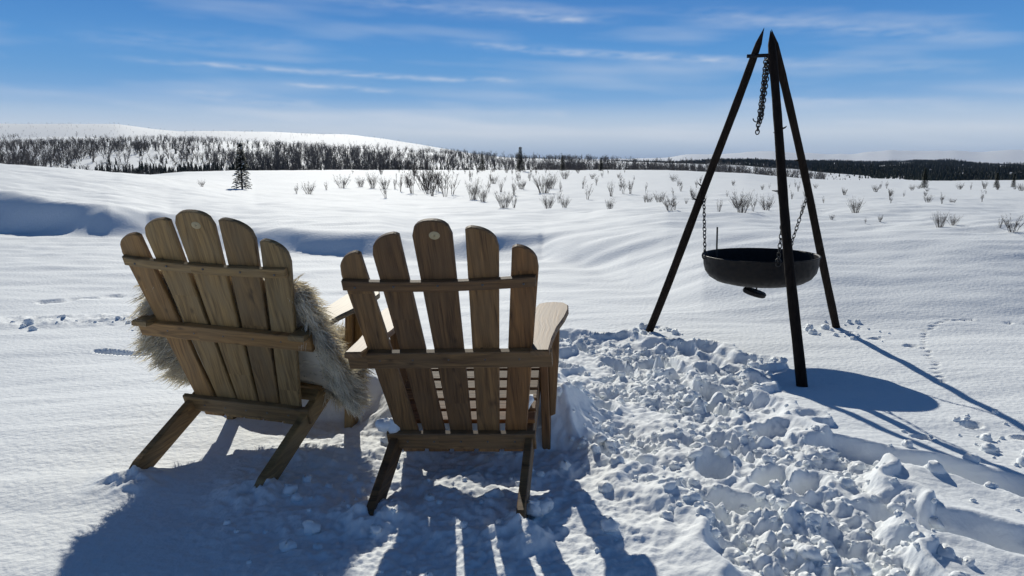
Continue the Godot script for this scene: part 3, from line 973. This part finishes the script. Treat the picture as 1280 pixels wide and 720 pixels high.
func build_plants():
	var up := [twig_bush(1, 6, 0.20, 9, 0.011), twig_bush(2, 4, 0.15, 11, 0.013), twig_bush(3, 8, 0.28, 8, 0.010), twig_bush(4, 5, 0.3, 10, 0.011, 0.1)]
	var dense := [twig_bush(11, 26, 0.45, 9, 0.008), twig_bush(12, 32, 0.6, 8, 0.0075), twig_bush(13, 20, 0.75, 11, 0.009, -0.1)]
	var tall := [twig_bush(21, 2, 0.10, 22, 0.014, 0.08), twig_bush(22, 4, 0.25, 18, 0.012, -0.12)]
	var L_UP := "thin bare birch sapling with a few upright twigs in the snowfield"
	var L_DE := "low dense bare willow bush with many fanned twigs in the snow"
	var L_TA := "tall slender bare birch sapling with side branches, leaning in the snowfield"
	var spots := [[-11.85, -29.79, 0.37, 1], [-8.88, -32.13, 0.60, 0], [-8.55, -32.78, 0.75, 1], [-9.16, -38.46, 0.56, 0], [-9.06, -41.65, 1.03, 1], [-8.47, -43.70, 0.81, 1], [-7.59, -42.49, 1.14, 1], [-6.9, -42.3, 0.9, 1], [-5.46, -38.00, 1.25, 2], [-4.63, -36.08, 1.75, 2], [-4.4, -40.0, 1.9, 1], [-3.44, -33.44, 1.04, 0], [-2.82, -32.65, 1.65, 2], [-2.70, -35.08, 1.2, 0], [-3.6, -38.0, 1.5, 2], [-1.47, -29.79, 1.05, 1], [-1.05, -28.28, 0.70, 1], [-0.55, -38.00, 0.86, 0], [-0.20, -19.51, 0.61, 1], [0.05, -20.2, 0.48, 0], [0.89, -19.28, 0.52, 1], [1.26, -18.52, 0.38, 1], [3.96, -43.87, 0.91, 0], [5.18, -48.09, 0.90, 0], [1.98, -15.73, 0.33, 1], [5.59, -40.34, 0.75, 0], [2.35, -38.15, 0.79, 2], [0.62, -40.18, 0.75, 0], [2.82, -13.90, 0.32, 1], [10.52, -44.58, 0.69, 0], [3.46, -12.98, 0.30, 0], [3.82, -12.93, 0.50, 1], [4.07, -13.1, 0.37, 0], [4.84, -14.81, 0.42, 1], [5.52, -14.75, 0.31, 0], [4.95, -11.99, 0.12, 1], [5.70, -10.30, 0.28, 1], [5.93, -10.40, 0.21, 1], [6.13, -9.47, 0.29, 1], [6.22, -9.86, 0.18, 0], [5.43, -11.43, 0.14, 1], [5.15, -11.29, 0.12, 0], [2.9, -30.0, 0.8, 0], [4.2, -33.0, 0.85, 0], [1.6, -27.0, 0.6, 0], [-6.0, -45.0, 1.0, 1], [-5.2, -48.0, 1.6, 2]]
	rng.seed = 41
	for i in 60:                      # the thinner scrub that dots the slope beyond the tripod
		var d := rng.randf_range(14, 60)
		spots.append([d * rng.randf_range(0.16, 0.68), -d, rng.randf_range(0.18, 0.48) * (0.6 + d / 50.0), 0 if rng.randf() < 0.55 else 1])
	for i in 50:
		var d := rng.randf_range(30, 100)
		spots.append([d * (rng.randf_range(-0.22, 0.05) + rng.randf_range(0.0, 0.14)), -d, rng.randf_range(0.5, 1.4), [0, 1, 2][i % 3]])
	var r2 := RandomNumberGenerator.new()
	r2.seed = 6
	for s in spots:
		var turn := r2.randf() * TAU
		if s[3] == 0: place_bush(up[r2.randi() % 4], s[0], s[1], s[2], L_UP, "birch_sapling", "thin saplings in the snowfield", turn)
		elif s[3] == 1: place_bush(dense[r2.randi() % 3], s[0], s[1], s[2], L_DE, "willow_bush", "willow bushes in the snowfield", turn)
		else: place_bush(tall[r2.randi() % 2], s[0], s[1], s[2], L_TA, "slender_birch", "slender birches in the snowfield", turn)
	# spruces that stand apart
	var kinds := [spruce_crown(31, 0.30), spruce_crown(32, 0.0)]
	var tr := Shape.new()
	tr.tube([Vector3(0, -0.1, 0), Vector3(0.004, 0.4, 0), Vector3(0, 0.97, 0)], [0.022, 0.015, 0.003], 7)
	var trunk := tr.mesh(mats.bark)
	for s in [[-11.48, -33.18, 2.05, 0, "small snow-dusted spruce standing alone on the open snow"], [1.05, -100.0, 3.3, 1, "dark lone spruce at the far edge of the snowfield"],
			[29.46, -55.74, 1.5, 1, "small spruce where the snowfield drops away"], [41.0, -66.0, 1.3, 1, "little spruce at the foot of the far white slope"], [45.0, -70.0, 1.2, 1, "little spruce at the foot of the far white slope"],
			[-4.0, -105.0, 2.4, 1, "dark young spruce in the row behind the snowfield"], [7.0, -108.0, 2.2, 1, "dark young spruce in the row behind the snowfield"], [12.5, -110.0, 2.0, 1, "dark young spruce in the row behind the snowfield"]]:
		var g := ""
		if s[4].begins_with("little"): g = "little spruces by the far slope"
		if s[4].begins_with("dark young"): g = "young spruces behind the snowfield"
		var k: float = s[2]
		var t := thing("spruce_tree", Transform3D(Basis.from_euler(Vector3(0, k * 7.0, 0)).scaled(Vector3(k, k, k)), Vector3(s[0], hgt(s[0], s[1]), s[1])), s[4], "tree", g)
		obj("trunk", trunk, t)
		obj("crown", kinds[s[3]][0], t)
		if kinds[s[3]][1]:
			var sn := obj("branch_snow", kinds[s[3]][1], t)
			sn.set_meta("kind", "stuff")

# ---------------------------------------------------------------- hills and woods
func sector(u0: float, u1: float, nu: int, r0: float, r1: float, nr: int, h: Callable, m: Material) -> ArrayMesh:
	var rows := []
	for i in nr:
		var r := r0 * pow(r1 / r0, float(i) / (nr - 1))
		var q := []
		for j in nu:
			var u := lerpf(u0, u1, float(j) / (nu - 1))
			q.append(Vector3(u * r, h.call(u, r), -r))
		rows.append(q)
	var s := Shape.new()
	s.grid(rows, false)
	for i in s.n.size():
		if s.n[i].y < 0: s.n[i] = -s.n[i]
	return s.mesh(m)

func wood(called: String, label: String, m: Mesh, places: Array):
	var mm := MultiMesh.new()
	mm.transform_format = MultiMesh.TRANSFORM_3D
	mm.mesh = m
	mm.instance_count = places.size()
	for i in places.size(): mm.set_instance_transform(i, places[i])
	var o := MultiMeshInstance3D.new()
	o.multimesh = mm
	o.name = numbered(called)
	add_child(o)
	tag(o, label, "forest", "birch wood on the hillside" if called == "birch_wood" else "", "stuff")

func spot(u: float, r: float, y: float, h: float) -> Transform3D:
	var k := h * rng.randf_range(0.7, 1.25)
	return Transform3D(Basis.from_euler(Vector3(rng.randf_range(-.06, .06), rng.randf() * TAU, rng.randf_range(-.06, .06))).scaled(Vector3(k, k, k)), Vector3(u * r, y, -r))

func build_hills():
	var nz := noise(71, 0.004, 4)
	var e1 := pairs([-1.2, .036, -.9, .036, -.66, .031, -.45, .033, -.32, .027, -.165, .019, 0, .0085, .165, .004, .27, -.001, .4, -.012, .6, -.02])
	var h1 := func(u: float, r: float) -> float:
		var t := clampf((r - 165.0) / 540.0, 0, 1)
		var top := 1.25 + 705.0 * tab(e1, u)
		var y := lerpf(-6.0, top, t * (1.15 - 0.15 * t)) + nz.get_noise_2d(u * r, r) * 7.0 * t * (1.0 - 0.45 * t)
		return y - maxf(0.0, r - 705.0) * 0.12
	tag(obj("hill", sector(-1.15, 0.55, 150, 150, 1000, 60, h1, mats.snow)), "", "", "", "structure")
	var e2 := pairs([-1.2, .050, -.9, .050, -.66, .0475, -.50, .0475, -.45, .041, -.42, .0385, -.3, .039, -.2, .035, -.12, .024, -.05, .013, .03, .004, .2, -.003])
	var h2 := func(u: float, r: float) -> float:
		var t := clampf((r - 900.0) / 1100.0, 0, 1)
		return lerpf(-25.0, 1.25 + 2000.0 * tab(e2, u) + nz.get_noise_2d(u * 900.0, 3.0) * 5.0, sin(t * PI / 2)) - maxf(0.0, r - 2000.0) * 0.1
	tag(obj("hill", sector(-1.15, 0.3, 150, 900, 2800, 30, h2, mats.snow)), "", "", "", "structure")
	var e3 := pairs([-.4, .0, 0, .003, .1, .0015, .2, .001, .26, .0035, .31, .004, .36, .0015, .42, .002, .47, .0005, .52, .003, .56, .0022, .60, -.001, .66, -.0045, .75, -.006, 1.2, -.004])
	var h3 := func(u: float, r: float) -> float:
		var t := clampf((r - 420.0) / 2400.0, 0, 1)
		return lerpf(-15.5, 1.25 + 2820.0 * tab(e3, u), pow(t, 1.15)) + nz.get_noise_2d(u * r * 0.6 + 500, r * 0.6) * 17.0 * sin(t * PI) - maxf(0.0, r - 2820.0) * 0.08
	tag(obj("valley", sector(-0.3, 1.2, 120, 380, 4200, 50, h3, mats.snow)), "", "", "", "structure")
	var e4 := pairs([-.5, 0, 0, .002, .12, .004, .2, .007, .245, .010, .29, .0115, .33, .013, .38, .011, .43, .009, .48, .015, .52, .0135, .56, .015, .60, .012, .64, .016, .70, .017, .8, .012, 1.2, .013])
	var h4 := func(u: float, r: float) -> float:
		var t := clampf((r - 7000.0) / 2500.0, 0, 1)
		return lerpf(-60.0, 1.25 + 9500.0 * (tab(e4, u) + 0.003) + nz.get_noise_2d(u * 5200.0, 50.0) * 22.0, t) + nz.get_noise_2d(u * r * 0.25, r * 0.25) * 30.0 * t * (1.0 - t) * 2.0 - maxf(0.0, r - 9500.0) * 0.15
	tag(obj("mountain", sector(-0.5, 1.2, 220, 6800, 11500, 30, h4, mats.snow)), "", "", "", "structure")

	rng.seed = 1234
	var gap := noise(81, 0.012, 3)
	var sets := [[], [], []]
	var n := 0
	while n < 5200:
		var u := rng.randf_range(-0.80, 0.42)
		var r := pow(rng.randf(), 1.25) * 530.0 + 175.0
		if r > 700.0 or (u > 0.18 and rng.randf() < (u - 0.18) * 4.0): continue
		var g := gap.get_noise_2d(u * r, r * 0.55)
		var t := (r - 175.0) / 525.0
		if g < 0.03 + 0.25 * (t - 0.5) * 2.0 * 0.35 and rng.randf() > 0.14: continue
		if rng.randf() < t * t * 0.6: continue
		sets[n % 3].append(spot(u, r, h1.call(u, r), 4.6))
		n += 1
	for k in 3: wood("birch_wood", ["grey bare birch wood covering the snowy hillside", "grey bare birch wood covering the snowy hillside", "grey bare birch wood covering the snowy hillside"][k], birch_mesh(90 + k), sets[k])
	var sp := []
	while sp.size() < 2600:           # spruces along the foot of the hill and up its gullies
		var u := rng.randf_range(-0.75, 0.5)
		var r := 178.0 + 75.0 * pow(rng.randf(), 1.6)
		if rng.randf() < 0.16: r = rng.randf_range(180, 690)
		if gap.get_noise_2d(u * r + 900, r) < -0.15 or (u > 0.2 and rng.randf() < (u - 0.2) * 3.4): continue
		sp.append(spot(u, r, h1.call(u, r), 2.9))
	wood("spruce_wood", "dark line of spruces along the foot of the wooded hill", far_spruce(51), sp)
	var vf := []
	while vf.size() < 26000:
		var u := rng.randf_range(-0.05, 0.85)
		var r := 430.0 + 2450.0 * pow(rng.randf(), 0.8)
		if gap.get_noise_2d(u * r * 0.35, r * 0.22) < -0.14: continue
		vf.append(spot(u, r, h3.call(u, r), 9.0))
	wood("valley_forest", "dark spruce forest filling the valley beyond the snowfield", far_spruce(52), vf)
	var bare := []
	while bare.size() < 900:
		var u := rng.randf_range(-0.8, 0.05)
		var r := 1250.0 + 700.0 * pow(rng.randf(), 1.6)
		bare.append(spot(u, r, h2.call(u, r), 4.0))
	wood("scattered_birches", "scattered bare birches below the white hilltop", birch_mesh(93), bare)

# ---------------------------------------------------------------- all together
func chair_tr(x: float, z: float, yaw: float, y: float, roll: float, pitch: float) -> Transform3D:
	var b := Basis(Vector3.UP, yaw) * Basis(Vector3.RIGHT, pitch) * Basis(Vector3.BACK, roll)
	return Transform3D(b, Vector3(x, y, z))

func _ready():
	var cam := Camera3D.new()
	cam.name = "camera"
	cam.fov = rad_to_deg(2.0 * atan(360.0 / 967.0))
	cam.near = 0.05; cam.far = 40000.0
	cam.position = Vector3(0, 1.25, 0)
	cam.rotation_degrees = Vector3(-9.1, 0, 0)
	add_child(cam)
	cam.current = true
	var we := WorldEnvironment.new()
	we.name = "world_environment"
	var env := Environment.new()
	env.background_mode = Environment.BG_SKY
	env.tonemap_mode = Environment.TONE_MAPPER_LINEAR
	env.tonemap_exposure = 1.0
	env.sdfgi_enabled = true; env.ssao_enabled = true; env.ssil_enabled = true
	var sky := Sky.new()
	sky.sky_material = build_sky()
	env.sky = sky
	env.fog_enabled = true; env.fog_density = 0.000028; env.fog_light_color = Color(0.72, 0.82, 1.0)
	env.background_energy_multiplier = 0.95
	we.environment = env
	add_child(we)
	var sun := DirectionalLight3D.new()
	sun.name = "sun"
	sun.light_energy = 1.27
	sun.light_color = Color(1.0, 0.985, 0.94)
	sun.light_angular_distance = 0.5
	sun.shadow_enabled = true
	add_child(sun)
	sun.look_at_from_position(Vector3.ZERO, Vector3(0.18, -0.56, 1.0))

	make_materials()
	set_out_tracks()
	build_ground()
	build_hills()
	var tl := chair_tr(-1.151, -2.641, -0.199, 0.087, -0.048, 0.011)
	var tr := chair_tr(-0.222, -2.350, -0.111, 0.070, 0.039, -0.022)
	build_chair(tr, "weathered brown slatted wooden armchair with wide gaps and no fleece", mats.wood1, 0.0, 501)
	build_chair(tl, "weathered brown slatted wooden armchair with the sheepskin draped over it", mats.wood0, 1.0, 502)
	build_sheepskin(tl)
	build_tripod()
	build_bowl()
	build_clods()
	lump_thing(tr * Vector3(0.22, 0.285, -0.47), 0.045, "lump of snow left on the bare chair's seat against the slats", 601)
	lump_thing(tr * Vector3(-0.278, 0.235, -0.40), 0.045, "small lump of snow on the bare chair's side rail", 611)
	lump_thing(tr * Vector3(0.30, 0.04, -0.12), 0.045, "lump of snow stuck to the bare chair's rear foot", 621)
	build_plants()
